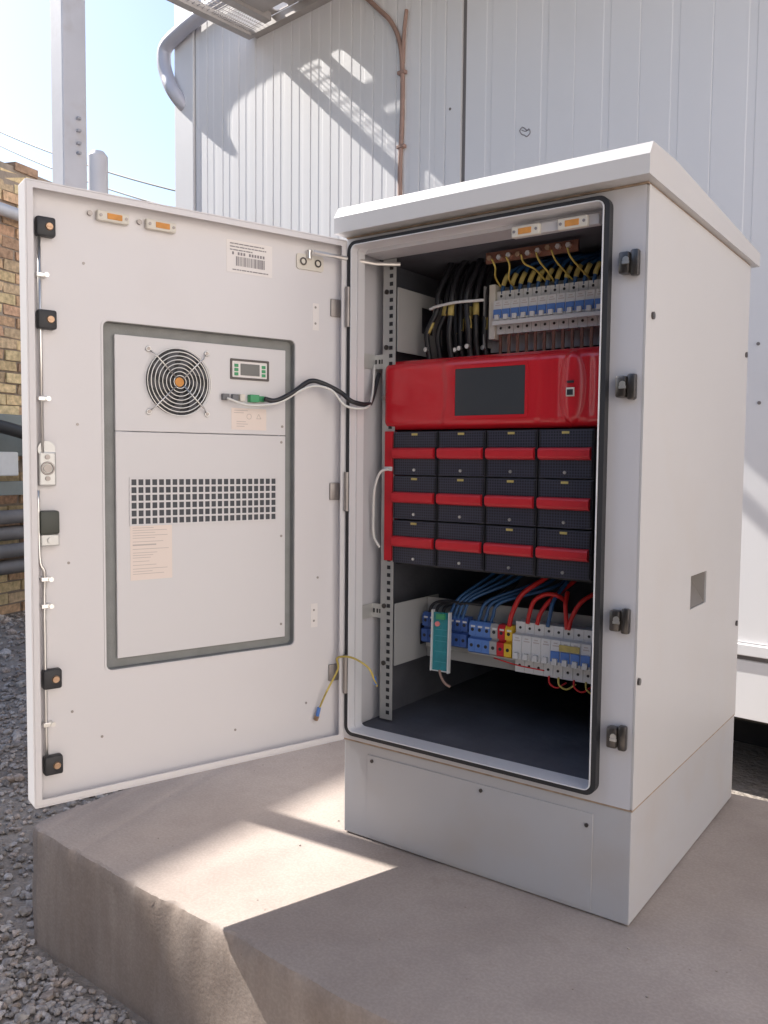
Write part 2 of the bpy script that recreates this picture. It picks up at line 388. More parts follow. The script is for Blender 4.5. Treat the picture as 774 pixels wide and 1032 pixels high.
# ------------------------------------------------------------------ shelter behind (metal cabin)
TH = R(6.0)
cabin = thing('metal_cabin', 'large pale ribbed metal cabin standing behind the cabinet, dark gap under its floor', 'cabin', (0, 1.6, 0), -TH)
def ribbed(x0, x1, z0, z1, pitch, start, groove=0.010, depth=0.007, micro=True):
    b = B(); prof = [(x0, 0.0)]
    x = start
    while x < x0+0.01: x += pitch
    while x < x1-0.02:
        if micro:
            m = x-pitch*0.5
            if m-0.02 > x0: prof += [(m-0.016, 0), (m-0.013, 0.0012), (m+0.013, 0.0012), (m+0.016, 0)]
        prof += [(x-groove*.5, 0), (x-groove*.15, depth), (x+groove*.15, depth), (x+groove*.5, 0)]
        x += pitch
    prof.append((x1, 0.0))
    lo = [b.verts.new((px, py, z0)) for px, py in prof]; hi = [b.verts.new((px, py, z1)) for px, py in prof]
    bl = [b.verts.new((x0, 0.06, z0)), b.verts.new((x1, 0.06, z0))]; bh = [b.verts.new((x0, 0.06, z1)), b.verts.new((x1, 0.06, z1))]
    for i in range(len(prof)-1): b.faces.new((lo[i], lo[i+1], hi[i+1], hi[i]))
    b.faces.new((bl[0], lo[0], hi[0], bh[0])); b.faces.new((lo[-1], bl[1], bh[1], hi[-1])); b.faces.new((bl[1], bl[0], bh[0], bh[1]))
    b.faces.new([bh[0]]+hi+[bh[1]]); b.faces.new([bl[1]]+lo[::-1]+[bl[0]])
    return b
ZT = 5.2
obj('wall_panel', ribbed(-2.635, -0.712, 0.271, ZT, 0.1439, -2.525), wallpaint, cabin)
obj('wall_panel', ribbed(-0.686, 1.10, 0.271, ZT, 0.27, -0.432, 0.006, 0.0025), wallpaint, cabin)
obj('wall_panel', ribbed(1.125, 5.2, 0.271, ZT, 0.265, 1.2, 0.006, 0.0025), wallpaint, cabin)
bx('joint_strip', joint_m, cabin, -0.712, -0.686, 0.012, 0.05, 0.20, ZT-.01)
bx('joint_strip', joint_m, cabin, 1.10, 1.125, 0.012, 0.05, 0.20, ZT-.01)
bx('corner_post', trim_m, cabin, -2.832, -2.647, -0.012, 0.16, -0.05, ZT, bev=0.004)
bx('joint_strip', joint_m, cabin, -2.647, -2.635, 0.006, 0.05, 0.20, ZT-.01)
bx('bottom_ledge', trim_m, cabin, -2.65, 5.2, -0.016, 0.05, 0.228, 0.268, bev=0.003)
bx('floor_beam', trim_m, cabin, -2.65, 5.2, -0.004, 0.05, 0.004, 0.209, bev=0.002)
bx('ledge_gap', joint_m, cabin, -2.64, 5.2, 0.010, 0.05, 0.209, 0.228)
bx('side_wall', wallpaint, cabin, -2.828, -2.77, 0.165, 2.6, -0.05, ZT)
bx('roof', trim_m, cabin, -2.828, 5.2, 0.065, 2.6, ZT-.06, ZT)
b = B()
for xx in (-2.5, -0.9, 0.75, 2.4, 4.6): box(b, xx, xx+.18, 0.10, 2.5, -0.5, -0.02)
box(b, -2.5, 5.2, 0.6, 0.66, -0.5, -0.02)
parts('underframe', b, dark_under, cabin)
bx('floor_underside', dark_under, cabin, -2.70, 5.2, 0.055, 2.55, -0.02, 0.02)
# small screws and the pencilled doodle on the panels
b = B()
for (x, z) in ((-2.28, 2.05), (-1.73, 1.75), (-1.46, 1.93), (-1.32, 2.0), (-2.35, 1.62), (-0.77, 2.43), (-0.05, 1.6), (0.565, 1.30), (0.575, 1.1)): cyl(b, (x, 0.001, z), (0,-1,0), 0.006, 0.004, 8)
parts('screw_head', b, joint_m, cabin)
b = B()
dd = [(-.030,.012), (-.018,.022), (-.006,.016), (.004,.006), (.018,.004), (.020,-.010), (.006,-.020), (-.006,-.012), (-.020,-.004), (-.030,.012)]
tube(b, [(-.379+x, -0.001, 2.236+z) for x, z in dd], 0.0022, 5)
tube(b, [(-.379-.02, -0.001, 2.236+.012), (-.379+.0, -.001, 2.236+.002), (-.379+.016, -.001, 2.236+.010)], 0.0016, 5)
obj('doodle', b, ink, cabin)
# cable running down the cabin wall
b = B()
tube(b, [(-1.481, -0.012, 3.351), (-1.354, -.012, 3.163), (-1.205, -.012, 3.006), (-1.116, -.012, 2.914), (-1.060, -.012, 2.809), (-1.040, -.012, 2.686), (-1.037, -.012, 2.473), (-1.047, -.012, 2.22), (-1.042, -.012, 1.9), (-1.045, -.012, 1.2), (-1.04, -.012, 0.3), (-1.04, -.012, -.28)], 0.011, 8)
o = obj('wall_cable', b, cable_br, smooth=True, label='brown cable running down the ribbed cabin wall from the platform', cat='cable'); o.location = (0, 1.6, 0); o.rotation_euler = (0, 0, -TH)
b = B()
tube(b, [(-1.018, -.012, 2.93), (-1.03, -.012, 2.84), (-1.037, -.011, 2.70)], 0.009, 6)
for z in (2.66, 2.33, 1.98): box(b, -1.062, -1.018, -0.0245, -0.0005, z-.008, z+.008, bev=.003)
parts('cable_clip', b, cable_br, o)

# ------------------------------------------------------------------ platform with air duct and cooler high on the cabin wall
pf = thing('mesh_platform', 'steel angle platform with mesh floor jutting from the cabin wall overhead', 'platform', (-2.113, 1.8221, 3.146), -TH)
def anglebar(bm, p0, p1, wdt=0.045):
    p0 = Vector(p0); p1 = Vector(p1); d = (p1-p0)
    if abs(d.x) > abs(d.y): box(bm, min(p0.x, p1.x), max(p0.x, p1.x), p0.y-wdt/2, p0.y+wdt/2, p0.z-.002, p0.z+.040)
    else: box(bm, p0.x-wdt/2, p0.x+wdt/2, min(p0.y, p1.y), max(p0.y, p1.y), p0.z-.002, p0.z+.040)
PD = 0.98; PL = 3.6
b = B(); anglebar(b, (0.022, -PD, 0), (0.022, -0.02, 0)); anglebar(b, (0.045, -0.0235, 0.0), (PL, -0.0235, 0.0)); anglebar(b, (0.045, -PD+.022, 0), (PL, -PD+.022, 0))
anglebar(b, (PL+.022, -PD, 0), (PL+.022, -0.02, 0))
obj('outer_frame', b, frame_m, pf)
b = B(); anglebar(b, (0.215, -PD+.05, 0.003), (0.215, -0.07, 0.003), 0.05); anglebar(b, (1.3, -PD+.05, 0.003), (1.3, -0.07, 0.003), 0.05); anglebar(b, (2.4, -PD+.05, .003), (2.4, -.07, .003), .05)
parts('cross_beam', b, frame_m, pf)
b = B()
yy = -PD+0.05
while yy < -0.006: box(b, 0.04, 0.20, yy, yy+0.0022, 0.012, 0.016); yy += 0.0135 if yy > -0.30 else 0.03
xx = 0.05
while xx < 0.19: box(b, xx, xx+.003, -PD+.04, -0.008, 0.0165, 0.0185); xx += 0.030
obj('mesh_floor', b, frame_m, pf)
# sheet floor, plus an added rear plate that shades the wall
b = B()
prism(b, [(0.24, -PD+.045), (PL-.02, -PD+.045), (PL-.02, -.122), (0.24, -.122)], 0.020, 0.026, 'XY')
obj('sheet_floor', b, frame_m, pf)
b = B()
hole = rrect(0.265, 0.360, -.094, -.052, .016, 5); outr = rrect(0.205, 0.50, -.121, -.0465, 0.0, 5)  # cut-out shaped to throw a lit arch on the cabin wall
ring(b, outr, hole, 0.044, 0.050, 'XY'); box(b, 0.5005, PL, -.121, -.0465, 0.044, 0.050)
obj('rear_shade_plate', b, frame_m, pf)
b = B()
for x in (0.30, 1.6, 3.0):
    tube(b, [(x, -PD+.10, -0.002), (x, -.02, -0.55)], 0.016, 6, 0)
# cooler standing on the platform
ck = thing('air_cooler', 'boxy louvred air cooler standing on the overhead platform', 'air cooler', (-1.70, 1.7787, 3.172), -TH)
b = B(); box(b, 0, 1.5, -.80, -.055, 0.06, 0.95, bev=.01)
obj('casing', b, steel, ck)
b = B()
for x in (0.03, 1.42):
    for y in (-.74, -.10): box(b, x, x+.05, y, y+.04, 0, .06)
parts('foot', b, frame_m, ck)
b = B()
for k in range(14): box(b, 0.1, 1.4, -.812, -.801, 0.14+k*.055, 0.17+k*.055)
obj('louvre', b, frame_m, ck)
b.free() if False else None
# flexible duct that loops from the cooler to the cabin corner
b = B()
tube(b, [(-2.735, 1.95, 2.97), (-2.745, 1.885, 2.985), (-2.785, 1.842, 3.06), (-2.84, 1.850, 3.15), (-2.868, 1.850, 3.24), (-2.845, 1.848, 3.325), (-2.68, 1.832, 3.37), (-2.49, 1.812, 3.395), (-2.31, 1.793, 3.41), (-2.10, 1.771, 3.435), (-1.80, 1.73, 3.47)], 0.041, 14, 14, wob=0.0)
obj('flexible_duct', b, duct_m, smooth=True, label='grey flexible duct looping from the overhead cooler to the cabin corner', cat='duct')

# ------------------------------------------------------------------ posts, pipe, wires, brick wall on the left
b = B(); box(b, -.0525, .0525, -.0525, .0525, -.30, 3.9, bev=.006)
pp = obj('steel_post', b, post_paint, label='tall square steel post rising behind the open door', cat='post'); pp.location = (-1.968, .602, 0); pp.rotation_euler = (0, 0, R(-7))
b = B()
for z in (2.15, 2.19, 2.24, 2.29): box(b, .053, .072, .002, .018, z, z+.010, bev=.002)
parts('wire_clamp', b, steel, pp)
b = B(); cyl(b, (-2.33, 1.0, -.30), (0,0,1), .046, 2.64, 20); cyl(b, (-2.33, 1.0, 2.34), (0,0,1), .046, .022, 20, r2=.030)
obj('vent_pipe', b, post_paint, smooth='auto', label='round grey pipe with domed top beside the square post', cat='pipe')
for k, (za, zb, lab) in enumerate(((6.08, 4.41, 'upper overhead wire sagging across the pale sky'), (5.80, 4.2, 'lower overhead wire running toward the brick wall'))):
    b = B(); pts = []
    for i in range(25):
        t = i/24*2.2-0.6; x = -11.86+(4.22)*t; z = za+(zb-za)*t+0.25*(t-0.5)**2-.06
        pts.append((x, 6.0+k*.5, z))
    tube(b, pts, 0.012, 5, 0)
    obj('overhead_wire', b, rubber, label=lab, cat='wire')

# brick wall: bricks laid one by one in a single weathered wall
random.seed(11)
WD = Vector((-0.2215, 0.9752, 0)); WN = Vector((0.9752, 0.2215, 0))
wall_root = thing('brick_wall', 'old rough yellow brown brick wall with uneven top at far left', 'wall', (-4.70, 1.90, GZ), math.atan2(WD.y, WD.x))
# local x along the wall, local -y faces the camera side
me_v = []; me_f = []; me_c = []
bh = 0.082; bl = 0.235
def abrick(x, z, l, h, d):
    base = len(me_v)
    j = lambda s: random.uniform(-s, s)
    for px, py, pz in ((x,-d,z),(x+l,-d,z),(x+l,.12,z),(x,.12,z),(x,-d,z+h),(x+l,-d,z+h),(x+l,.12,z+h),(x,.12,z+h)): me_v.append((px+j(.007), py+j(.005), pz+j(.006)))
    for f in ((3,2,1,0),(4,5,6,7),(0,1,5,4),(1,2,6,5),(2,3,7,6),(3,0,4,7)): me_f.append([base+i for i in f])
    g = random.random()
    c = random.choice([(.46,.34,.21), (.42,.27,.18), (.36,.22,.155), (.52,.40,.25), (.33,.21,.15), (.40,.29,.20)])
    k = random.uniform(.8, 1.15); me_c.extend([(c[0]*k*1.3, c[1]*k*1.32, c[2]*k*1.22, 1)]*6)
row = 0; z = 0.0
while z < 3.40:
    x = -3.2+(bl*.5 if row % 2 else 0)
    while x < 1.6:
        l = bl-.016+random.uniform(-.01, .01)
        top = 3.355+0.05*noise.noise(Vector((x*3, 0, 0)))
        if z+bh < top and random.random() > .012: abrick(x, z, l, bh-.014, random.uniform(-.004, .016))
        x += bl
    z += bh; row += 1
me = bpy.data.meshes.new('bricks'); me.from_pydata(me_v, [], me_f); me.materials.append(brick_m)
ca = me.color_attributes.new('tint', 'FLOAT_COLOR', 'CORNER'); flat = []
for c in me_c: flat += list(c)*4
ca.data.foreach_set('color', flat)
o = bpy.data.objects.new('bricks', me); C.objects.link(o); o.parent = wall_root
bx('mortar_core', mortar, wall_root, -3.2, 1.6, 0.006, .115, -.2, 3.31)
def wl(x, y, z): return wall_root_m @ Vector((x, y, z))
wall_root_m = Matrix.Translation((-4.70, 1.90, 0)) @ Matrix.Rotation(math.atan2(WD.y, WD.x), 4, 'Z')
def on_wall(name, b, m, label, cat, smooth=False, group=None):
    o = obj(name, b, m, smooth=smooth, label=label, cat=cat, group=group); o.matrix_world = wall_root_m; return o
b = B(); tube(b, [(-3, -.09, 2.66), (1.5, -.09, 2.66)], .045, 14, 0)
on_wall('grey_pipe', b, steel, 'grey pipe running level along the upper part of the brick wall', 'pipe', smooth='auto')
b = B(); box(b, -3, 1.5, -.20, -.14, 0.62, 0.72, bev=.004)
on_wall('steel_beam', b, beam_green, 'grey green steel beam lying level above the pipe bundle by the brick wall', 'beam')
for k, (z, dy, r) in enumerate(((0.47, 0, .05), (0.35, .02, .05), (0.23, -.01, .05), (0.11, 0.01, .05))):
    b = B(); tube(b, [(-3, -.24+dy, z), (1.5, -.24+dy, z)], r, 14, 0)
    on_wall('pipe_run', b, old_pipe, ['topmost', 'second from top', 'third from top', 'lowest'][k]+' dark pipe of the bundle along the foot of the brick wall', 'pipe', smooth='auto', group='dark pipes stacked along the brick wall')
b = B(); box(b, -.25, 1.3, -.16, -.03, 0.90, 1.20, bev=.01)
on_wall('grey_box', b, beam_green, 'flat grey duct box against the brick wall behind the door edge', 'box')
b = B(); tube(b, [(-.5, -.30, 1.13), (-.1, -.30, 1.05), (.15, -.29, 0.93), (.4, -.28, 0.84)], .045, 10)
on_wall('black_hose', b, rubber, 'thick black hose sagging in front of the grey box', 'hose', smooth=True)
b = B(); box(b, -.5, -.16, -.26, -.22, 0.76, 0.93, bev=.01)
on_wall('white_bag', b, whitep, 'crumpled white sack hanging below the black hose', 'sack')

# tall block added out of view at left to keep the yard shaded
tb = thing('shade_block', 'tall plain block added out of view at left to shade the yard', 'shade block', (-9.5, -1.0, GZ))
bx('wall', mortar, tb, -3.0, 1.5, -6.0, 4.2, 0, 7.31)
for k in range(4):
    bx('window', screen, tb, 1.501, 1.52, -5.0+k*2.3, -4.0+k*2.3, 4.2, 5.6)
fn = thing('dark_screen', 'dark board screen added out of view behind the camera to dim the front faces', 'fence', (0.5, -3.4, GZ))  # unseen dark screen added to hold light off the front faces
bx('board_panel', mat('screen_brown', (.10,.085,.075), .8, var=.2, vscale=4), fn, -2.6, 1.6, 0, .05, .05, 3.1)
b = B()
for k in range(4): box(b, -2.6+k*1.29, -2.52+k*1.29, .051, .13, 0, 3.2)
parts('screen_post', b, beam_green, fn)
sh = thing('bounce_wall', 'long pale block added out of view at right to bounce sunlight onto the door', 'shed', (4.6, -1.0, GZ))  # unseen pale block added to bounce sun onto the door and cabinet side
bx('wall', mat('bounce_white', (.74,.70,.665), .8, var=.03, vscale=2), sh, 0, 3, -5, 3.2, 0, 4.5)
bx('roof', steel, sh, -.2, 3.2, -5.2, 3.25, 4.51, 4.62)
b = B(); box(b, -.03, -.002, -3.2, -2.2, .02, 2.1, bev=.005)
obj('door', b, beam_green, sh)
b = B(); box(b, -2.18+.2, -1.90, -.205, -.125, GZ, 2.0, bev=.005)  # unseen post added to cast a shadow band across the slab
obj('shade_post', b, steel, label='short square post added out of view to shade a band of the slab', cat='post')

# ------------------------------------------------------------------ cabinet
cab = thing('telecom_cabinet', 'tall light grey outdoor power cabinet with its front door swung open', 'cabinet')
W_, D_ = 0.70, 0.786
Z1, Z2 = 0.229, 1.398
# body: side walls, back, floor, top and front frame
b = B()
box(b, 0.0, 0.004, 0.002, D_, Z1+.002, Z2, bev=0)
box(b, 0.004, W_-.004, D_-.004, D_, Z1+.002, Z2)
box(b, 0.004, W_-.004, 0.004, D_-.004, Z1+.002, Z1+.014)
box(b, 0.004, W_-.004, 0.004, D_-.004, Z2-.006, Z2)
obj('body_shell', b, paint, cab)
b = B()   # right side sheet with a hole for the recessed grip
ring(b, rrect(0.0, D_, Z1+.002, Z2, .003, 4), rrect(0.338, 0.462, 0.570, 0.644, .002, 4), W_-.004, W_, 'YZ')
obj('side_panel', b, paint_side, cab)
b = B()
bq = [b.verts.new(p) for p in ((W_-.004,.3385,.5705), (W_-.004,.4615,.5705), (W_-.004,.4615,.6435), (W_-.004,.3385,.6435), (W_-.034,.445,.628))]
for f in ((0,1,4),(1,2,4),(2,3,4),(3,0,4)): b.faces.new([bq[k] for k in f])
obj('recessed_grip', b, mat('grip_grey', (0.17, 0.155, 0.145), .5), cab)
b = B()
for y, z in ((.034, 1.166), (.765, 1.171), (.012, 0.478), (.76, 0.476)): cyl(b, (W_, y, z), (1,0,0), .007, .004, 12)
parts('side_screw', b, dark_metal, cab)
b = B()   # front frame
ring(b, rrect(0.0, W_-.0045, Z1+.002, Z2, .002), rrect(0.030, 0.622, 0.257, 1.378, .012), 0.0, 0.0035)
obj('front_frame', b, paint, cab)
b = B()   # turned collar around the opening
box(b, .0105, .0125, -.0125, -.0002, .27, 1.36)
ring(b, rrect(0.0265, 0.6225, 0.2565, 1.3785, .014), rrect(0.0285, 0.6205, 0.2585, 1.3765, .012), -0.0215, 0.03)
obj('opening_collar', b, mat('collar_white', (.72, .72, .74), .3), cab)
b = B()
ring(b, rrect(0.0150, 0.6330, 0.2470, 1.3870, .022, 6), rrect(0.0262, 0.6228, 0.2562, 1.3788, .0145, 6), -0.0190, -0.0005)
obj('door_seal', b, rubber, cab)
b = B()   # underside of the top channel behind the seal
box(b, 0.024, 0.632, 0.0302, 0.10, 1.368, 1.391)
obj('top_channel', b, paint, cab)
# dark insulating lining
b = B()
box(b, 0.006, 0.012, 0.16, D_-.03, Z1+.02, Z2-.02)
for ya, yb, za, zb in ((.01, .325, Z1+.02, Z2-.02), (.475, D_-.031, Z1+.02, Z2-.02), (.3251, .4749, Z1+.02, .558), (.3251, .4749, .656, Z2-.02)):
    box(b, W_-.014, W_-.006, ya, yb, za, zb)
box(b, 0.006, W_-.006, D_-.03, D_-.006, Z1+.02, Z2-.02)
box(b, 0.012, W_-.014, 0.008, D_-.03, Z1+.016, Z1+.026)
box(b, 0.012, W_-.014, 0.11, D_-.03, Z2-.028, Z2-.010)
obj('insulation_lining', b, lining, cab)
# roof with chamfered front edge
b = B()
prof = [(-.044, 1.402), (-.044, 1.437), (-.028, 1.462), (.10, 1.466), (D_+.035, 1.436), (D_+.035, 1.402)]
prism(b, prof, -0.004, 0.714, 'YZ')
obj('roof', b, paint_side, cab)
b = B(); box(b, 0.001, W_-.001, -.004, D_-.002, Z2+.0005, 1.4015)
obj('roof_seam', b, seam, cab)
# plinth
b = B(); box(b, 0.0, W_-.002, 0.002, D_, 0.0035, Z1-.002, bev=.002); box(b, 0.012, W_-.014, 0.014, D_-.01, 0.0, 0.0033)
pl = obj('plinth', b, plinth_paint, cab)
b = B(); box(b, -0.0008, W_-.0005, .0006, D_-.002, Z1-.0018, Z1+.0018)
obj('plinth_seam', b, seam, cab)
b = B(); box(b, 0.070, 0.622, -.0005, .0019, 0.012, 0.205, bev=.0006)
obj('cover_plate', b, plinth_paint, pl)
b = B()
for x, z in ((.084, .192), (.373, .192), (.610, .180)): cyl(b, (x, -.0004, z), (0,-1,0), .004, .003, 10)
parts('cover_screw', b, dark_metal, pl)
# latch keepers on the right frame
for z in (1.258, 1.032, 0.594, 0.370):
    b = B(); box(b, .652, .672, -.022, -.0002, z-.020, z+.020, bev=.004); box(b, .672, .688, -.016, -.0002, z-.024, z+.024, bev=.004)
    k = obj('latch_keeper', b, dark_metal, cab, smooth='auto')
    b = B(); cyl(b, (.667, -.0225, z+.004), (0,-1,0), .006, .002, 12); box(b, .661, .674, -.0262, -.0226, z-.004, z+.001)
    obj('keeper_pin', b, bright_metal, k)
# rack rails
def rail(x0, x1):
    b = B()
    box(b, x0, x1, 0.096, 0.0985, 0.262, 1.366); box(b, x0, x0+.0025, .0985, .135, .262, 1.366)
    r = obj('rack_rail', b, zinc, cab)
    b = B(); z = .275
    while z < 1.355:
        box(b, x1-.0165, x1-.0075, 0.0945, 0.0965, z, z+.009); z += .0187
    obj('rail_holes', b, blackp, r); return r
rail(0.034, 0.070); rail(0.632, 0.668)
b = B()
for z in (.525, 1.128):
    box(b, 0.006, 0.034, 0.100, 0.103, z-.017, z+.017)
    box(b, 0.005, .0080, .02, .103, z-.017, z+.017)
parts('rail_bracket', b, zinc, cab)
b = B()
for z in (.525, 1.128):
    for x in (.012, .022, .030): box(b, x-.002, x+.002, .0985, .1002, z-.005, z+.005)
parts('bracket_hole', b, blackp, cab)
# equipment mounting plates behind the breaker rows
for (z0, z1, hx, hz0, hz1, xs) in ((1.150, 1.300, (.205, .258), 1.205, 1.268, .245), (0.395, 0.547, (.215, .262), .428, .482, .075)):
    b = B()
    ring(b, rrect(.102, .300, z0, z1, .002), rrect(hx[0], hx[1], hz0, hz1, .001), .0705, .0725, 'YZ')
    box(b, xs, .628, .243, .2455, z0, z1)
    if xs > .1: box(b, xs, xs+.002, .205, .2425, z0+.01, z1)
    obj('mounting_plate', b, graypl, cab)
# screws on the rails
b = B()
for z in (1.29, 1.16, .54, .40):
    cyl(b, (.0455, .0955, z), (0,-1,0), .006, .003, 10)
for z in (1.345,): cyl(b, (.058, .0955, z), (0,-1,0), .004, .003, 10)
parts('rail_screw', b, dark_metal, cab)
# lamp-like contact strip under the roof
b = B(); box(b, .415, .600, .012, .030, 1.345, 1.3655, bev=.002)
strip = obj('contact_strip', b, paint, cab)
def contact(parent, x, y, z, l=.050, name='door_contact', flip=-1):
    b = B(); box(b, x, x+l, y, y+.012, z-.011, z+.011, bev=.003); h = obj(name, b, cream, parent)
    return h
for x in (.420, .520):
    contact(strip, x, .0, 1.352, .062)
    bx('orange_insert', orange, strip, x+.016, x+.045, -.0012, .0002, 1.3455, 1.3575, bev=.0008)
    b = B()
    for dx in (.007, .055): cyl(b, (x+dx, .0002, 1.352), (0,-1,0), .003, .0015, 10)
    parts('contact_screw', b, ink, strip)

# ------------------------------------------------------------------ door (a part of the cabinet; everything fixed to it is a sub-part)
AN = 1.2599376674
HX, HY = 0.013208, -0.016752
door_rz = math.atan2(-math.sin(AN), -math.cos(AN))
L_ = 0.695
ZB, ZTp = 0.2336, 1.391
b = B()
# flanges + inner sheet with cut-out + outer sheet
ring(b, rrect(0.0, L_, ZB, ZTp, .004), rrect(0.0025, L_-.0025, ZB+.0025, ZTp-.0025, .003), -.046, 0.0)
ring(b, rrect(0.003, L_-.003, ZB+.003, ZTp-.003, .002), rrect(.014, L_-.014, ZB+.014, ZTp-.014, .002), -.0025, -.0002)
ring(b, rrect(0.003, L_-.003, ZB+.003, ZTp-.003, .002), rrect(.122, .550, .470, 1.157, .012), -.027, -.025)
ring(b, rrect(0.003, L_-.003, ZB+.003, ZTp-.003, .002), rrect(.135, .538, .480, 1.145, .008), -.046, -.044)
door = obj('door', b, door_paint, cab)
door.location = (HX, HY, 0); door.rotation_euler = (0, 0, door_rz)
b = B()
ring(b, rrect(.1185, .5535, .4665, 1.1605, .014), rrect(.1222, .5498, .4702, 1.1568, .012), -.0268, -.0235)
obj('opening_rim', b, door_paint, door)
b = B()
ring(b, rrect(.1215, .5505, .4695, 1.1575, .0125), rrect(.1235, .5485, .4715, 1.1555, .011), -.0437, -.0272)
ring(b, rrect(.1237, .5483, .4717, 1.1553, .011), rrect(.150, .520, .50, 1.12, .004), -.0438, -.0415)
obj('opening_gasket', b, grey_foam, door)
# foam seats on the long flange
b = B()
for z0, z1 in ((1.255, 1.36), (.99, 1.225), (.405, .56), (.25, .35)): box(b, L_-.0065, L_-.0026, -.022, -.004, z0, z1)
parts('flange_pad', b, paint, door)
for z, sz in ((1.313, .0175), (1.145, .0175), (.473, .0185), (.307, .018)):
    b = B(); box(b, .640, .674, -.0248, -.004, z-sz, z+sz, bev=.004)
    c = obj('latch_cam', b, blackp, door, smooth='auto')
    b = B(); cyl(b, (.652, -.0040, z), (0,1,0), .0075, .003, 14, r2=.006); box(b, .648, .656, -.0009, .0006, z-.0012, z+.0012)
    obj('cam_bolt', b, brass, door)
b = B()
tube(b, [(.668, -.016, .31), (.668, -.016, .60), (.667, -.015, .655), (.6685, -.012, .68), (.676, -.012, .705), (.677, -.012, .83)], .0035, 8, 5)
tube(b, [(.668, -.016, 1.31), (.667, -.016, .90)], .0035, 8, 0)
obj('lock_rod', b, bright_metal, door, smooth=True)
b = B()
for z in (1.226, 1.0, .663, .612, .386):
    box(b, .655, .674, -.0245, -.010, z-.004, z+.004, bev=.001); cyl(b, (.657, -.010, z), (0,1,0), .0045, .004, 10)
parts('rod_guide', b, bright_metal, door)
b = B(); box(b, .643, .674, -.0245, -.013, .838, .902, bev=.003); cyl(b, (.660, -.02, .906), (0,1,0), .016, .006, 20)
lock = obj('lock_plate', b, zinc, door)
b = B(); torus(b, (.659, -.012, .871), (0,1,0), .011, .0018, 24); cyl(b, (.659, -.013, .871), (0,1,0), .0075, .003, 16)
for z in (.852, .892): cyl(b, (.659, -.013, z), (0,1,0), .0045, .003, 12)
parts('lock_screw', b, hinge_metal, door)
b = B(); box(b, .641, .676, -.0248, -.002, .748, .792, bev=.004)
obj('handle_block', b, mat('dark_olive_plastic', (.055, .06, .05), .5), door, smooth='auto')
b = B(); box(b, .641, .674, -.0246, -.006, .726, .7475, bev=.002); cyl(b, (.658, -.006, .737), (0,1,0), .005, .003, 12)
obj('handle_foot', b, zinc, door)
# two door contacts near the top
for s in (.500, .404):
    b = B(); box(b, s, s+.062, -.0248, -.012, 1.343, 1.363, bev=.003); hh = obj('door_contact', b, cream, door)
    bx('orange_insert', orange, door, s+.014, s+.043, -.0122, -.0107, 1.3475, 1.3585, bev=.0008)
    b = B()
    for ds in (.006, .055): cyl(b, (s+ds, -.0121, 1.353), (0,1,0), .003, .0015, 10)
    cyl(b, (s+.073, -.0249, 1.355), (0,1,0), .005, .006, 10)
    parts('contact_screw', b, hinge_metal, door)
# barcode label, blank label lines
b = B(); prism(b, rrect(.180, .289, 1.2865, 1.3535, .002), -.0249, -.0243)
obj('barcode_label', b, paper, door)
b = B()
rr = random.Random(5)
for i, (zz, s0, s1) in enumerate(((1.3465, .200, .281), (1.3400, .195, .281), (1.3335, .228, .281), (1.2925, .190, .275))):
    s = s1
    while s > s0:
        l = rr.uniform(.004, .012); box(b, max(s0, s-l), s, -.0241, -.0239, zz-.0010, zz+.0012); s -= l+.0012
s = .276
for i in range(12): box(b, s-.0042, s, -.0241, -.0239, 1.3235, 1.3295) if i not in (1, 5) else None; s -= .0066
s = .267
while s > .198:
    l = rr.choice([.0008, .0016, .0024]); box(b, s-l, s, -.0241, -.0239, 1.3010, 1.3205); s -= l+rr.choice([.0009, .0016])
obj('label_print', b, ink, door)
# stay bracket and pull-out stay bar
b = B(); prism(b, rrect(.050, .120, 1.316, 1.350, .006), -.0249, -.0215)
for s in (.066, .104): cyl(b, (s, -.0214, 1.333), (0,1,0), .009, .002, 18)
obj('stay_bracket', b, cream, door)
b = B()
for s in (.066, .104): torus(b, (s, -.0190, 1.333), (0,1,0), .007, .0018, 20)
parts('bracket_ring', b, dark_metal, door)
# hinge leaves
for z in (1.240, .819, .392):
    b = B(); box(b, .0035, .030, -.0248, -.019, z-.020, z+.020, bev=.002); cyl(b, (.002, .0065, z-.045), (0,0,1), .006, .090, 14); box(b, -.012, .004, -.002, .0045, z+.014, z+.036, bev=.001); box(b, -.012, .004, -.002, .0045, z-.036, z-.014, bev=.001)
    obj('hinge', b, hinge_metal, door, smooth='auto')
b = B()
for s, z in ((.069, 1.236), (.069, 1.20), (.060, .62), (.070, .545), (.070, .52), (.60, .955), (.62, .69), (.617, .40), (.56, .34), (.09, .33), (.27, .30), (.585, 1.26)):
    cyl(b, (s, -.0252, z), (0,1,0), .0028, .0012, 8)
parts('rivet', b, hinge_metal, door)
b = B(); prism(b, rrect(.060, .078, .505, .560, .001), -.0249, -.0244); prism(b, rrect(.060, .076, 1.185, 1.245, .001), -.0249, -.0244)
parts('small_sticker', b, paper, door)

# door stay bar reaching into the cabinet
def dw(s, y, z):
    c, sn = math.cos(door_rz), math.sin(door_rz); return Vector((HX+s*c-y*sn, HY+s*sn+y*c, z))
b = B(); tube(b, [dw(.090, -.004, 1.352), (.040, .055, 1.349), (.085, .092, 1.349)], .005, 8, 0); cyl(b, dw(.090, -.018, 1.340), (0,0,1), .006, .018, 12)
obj('door_stay', b, bright_metal, cab, smooth='auto')

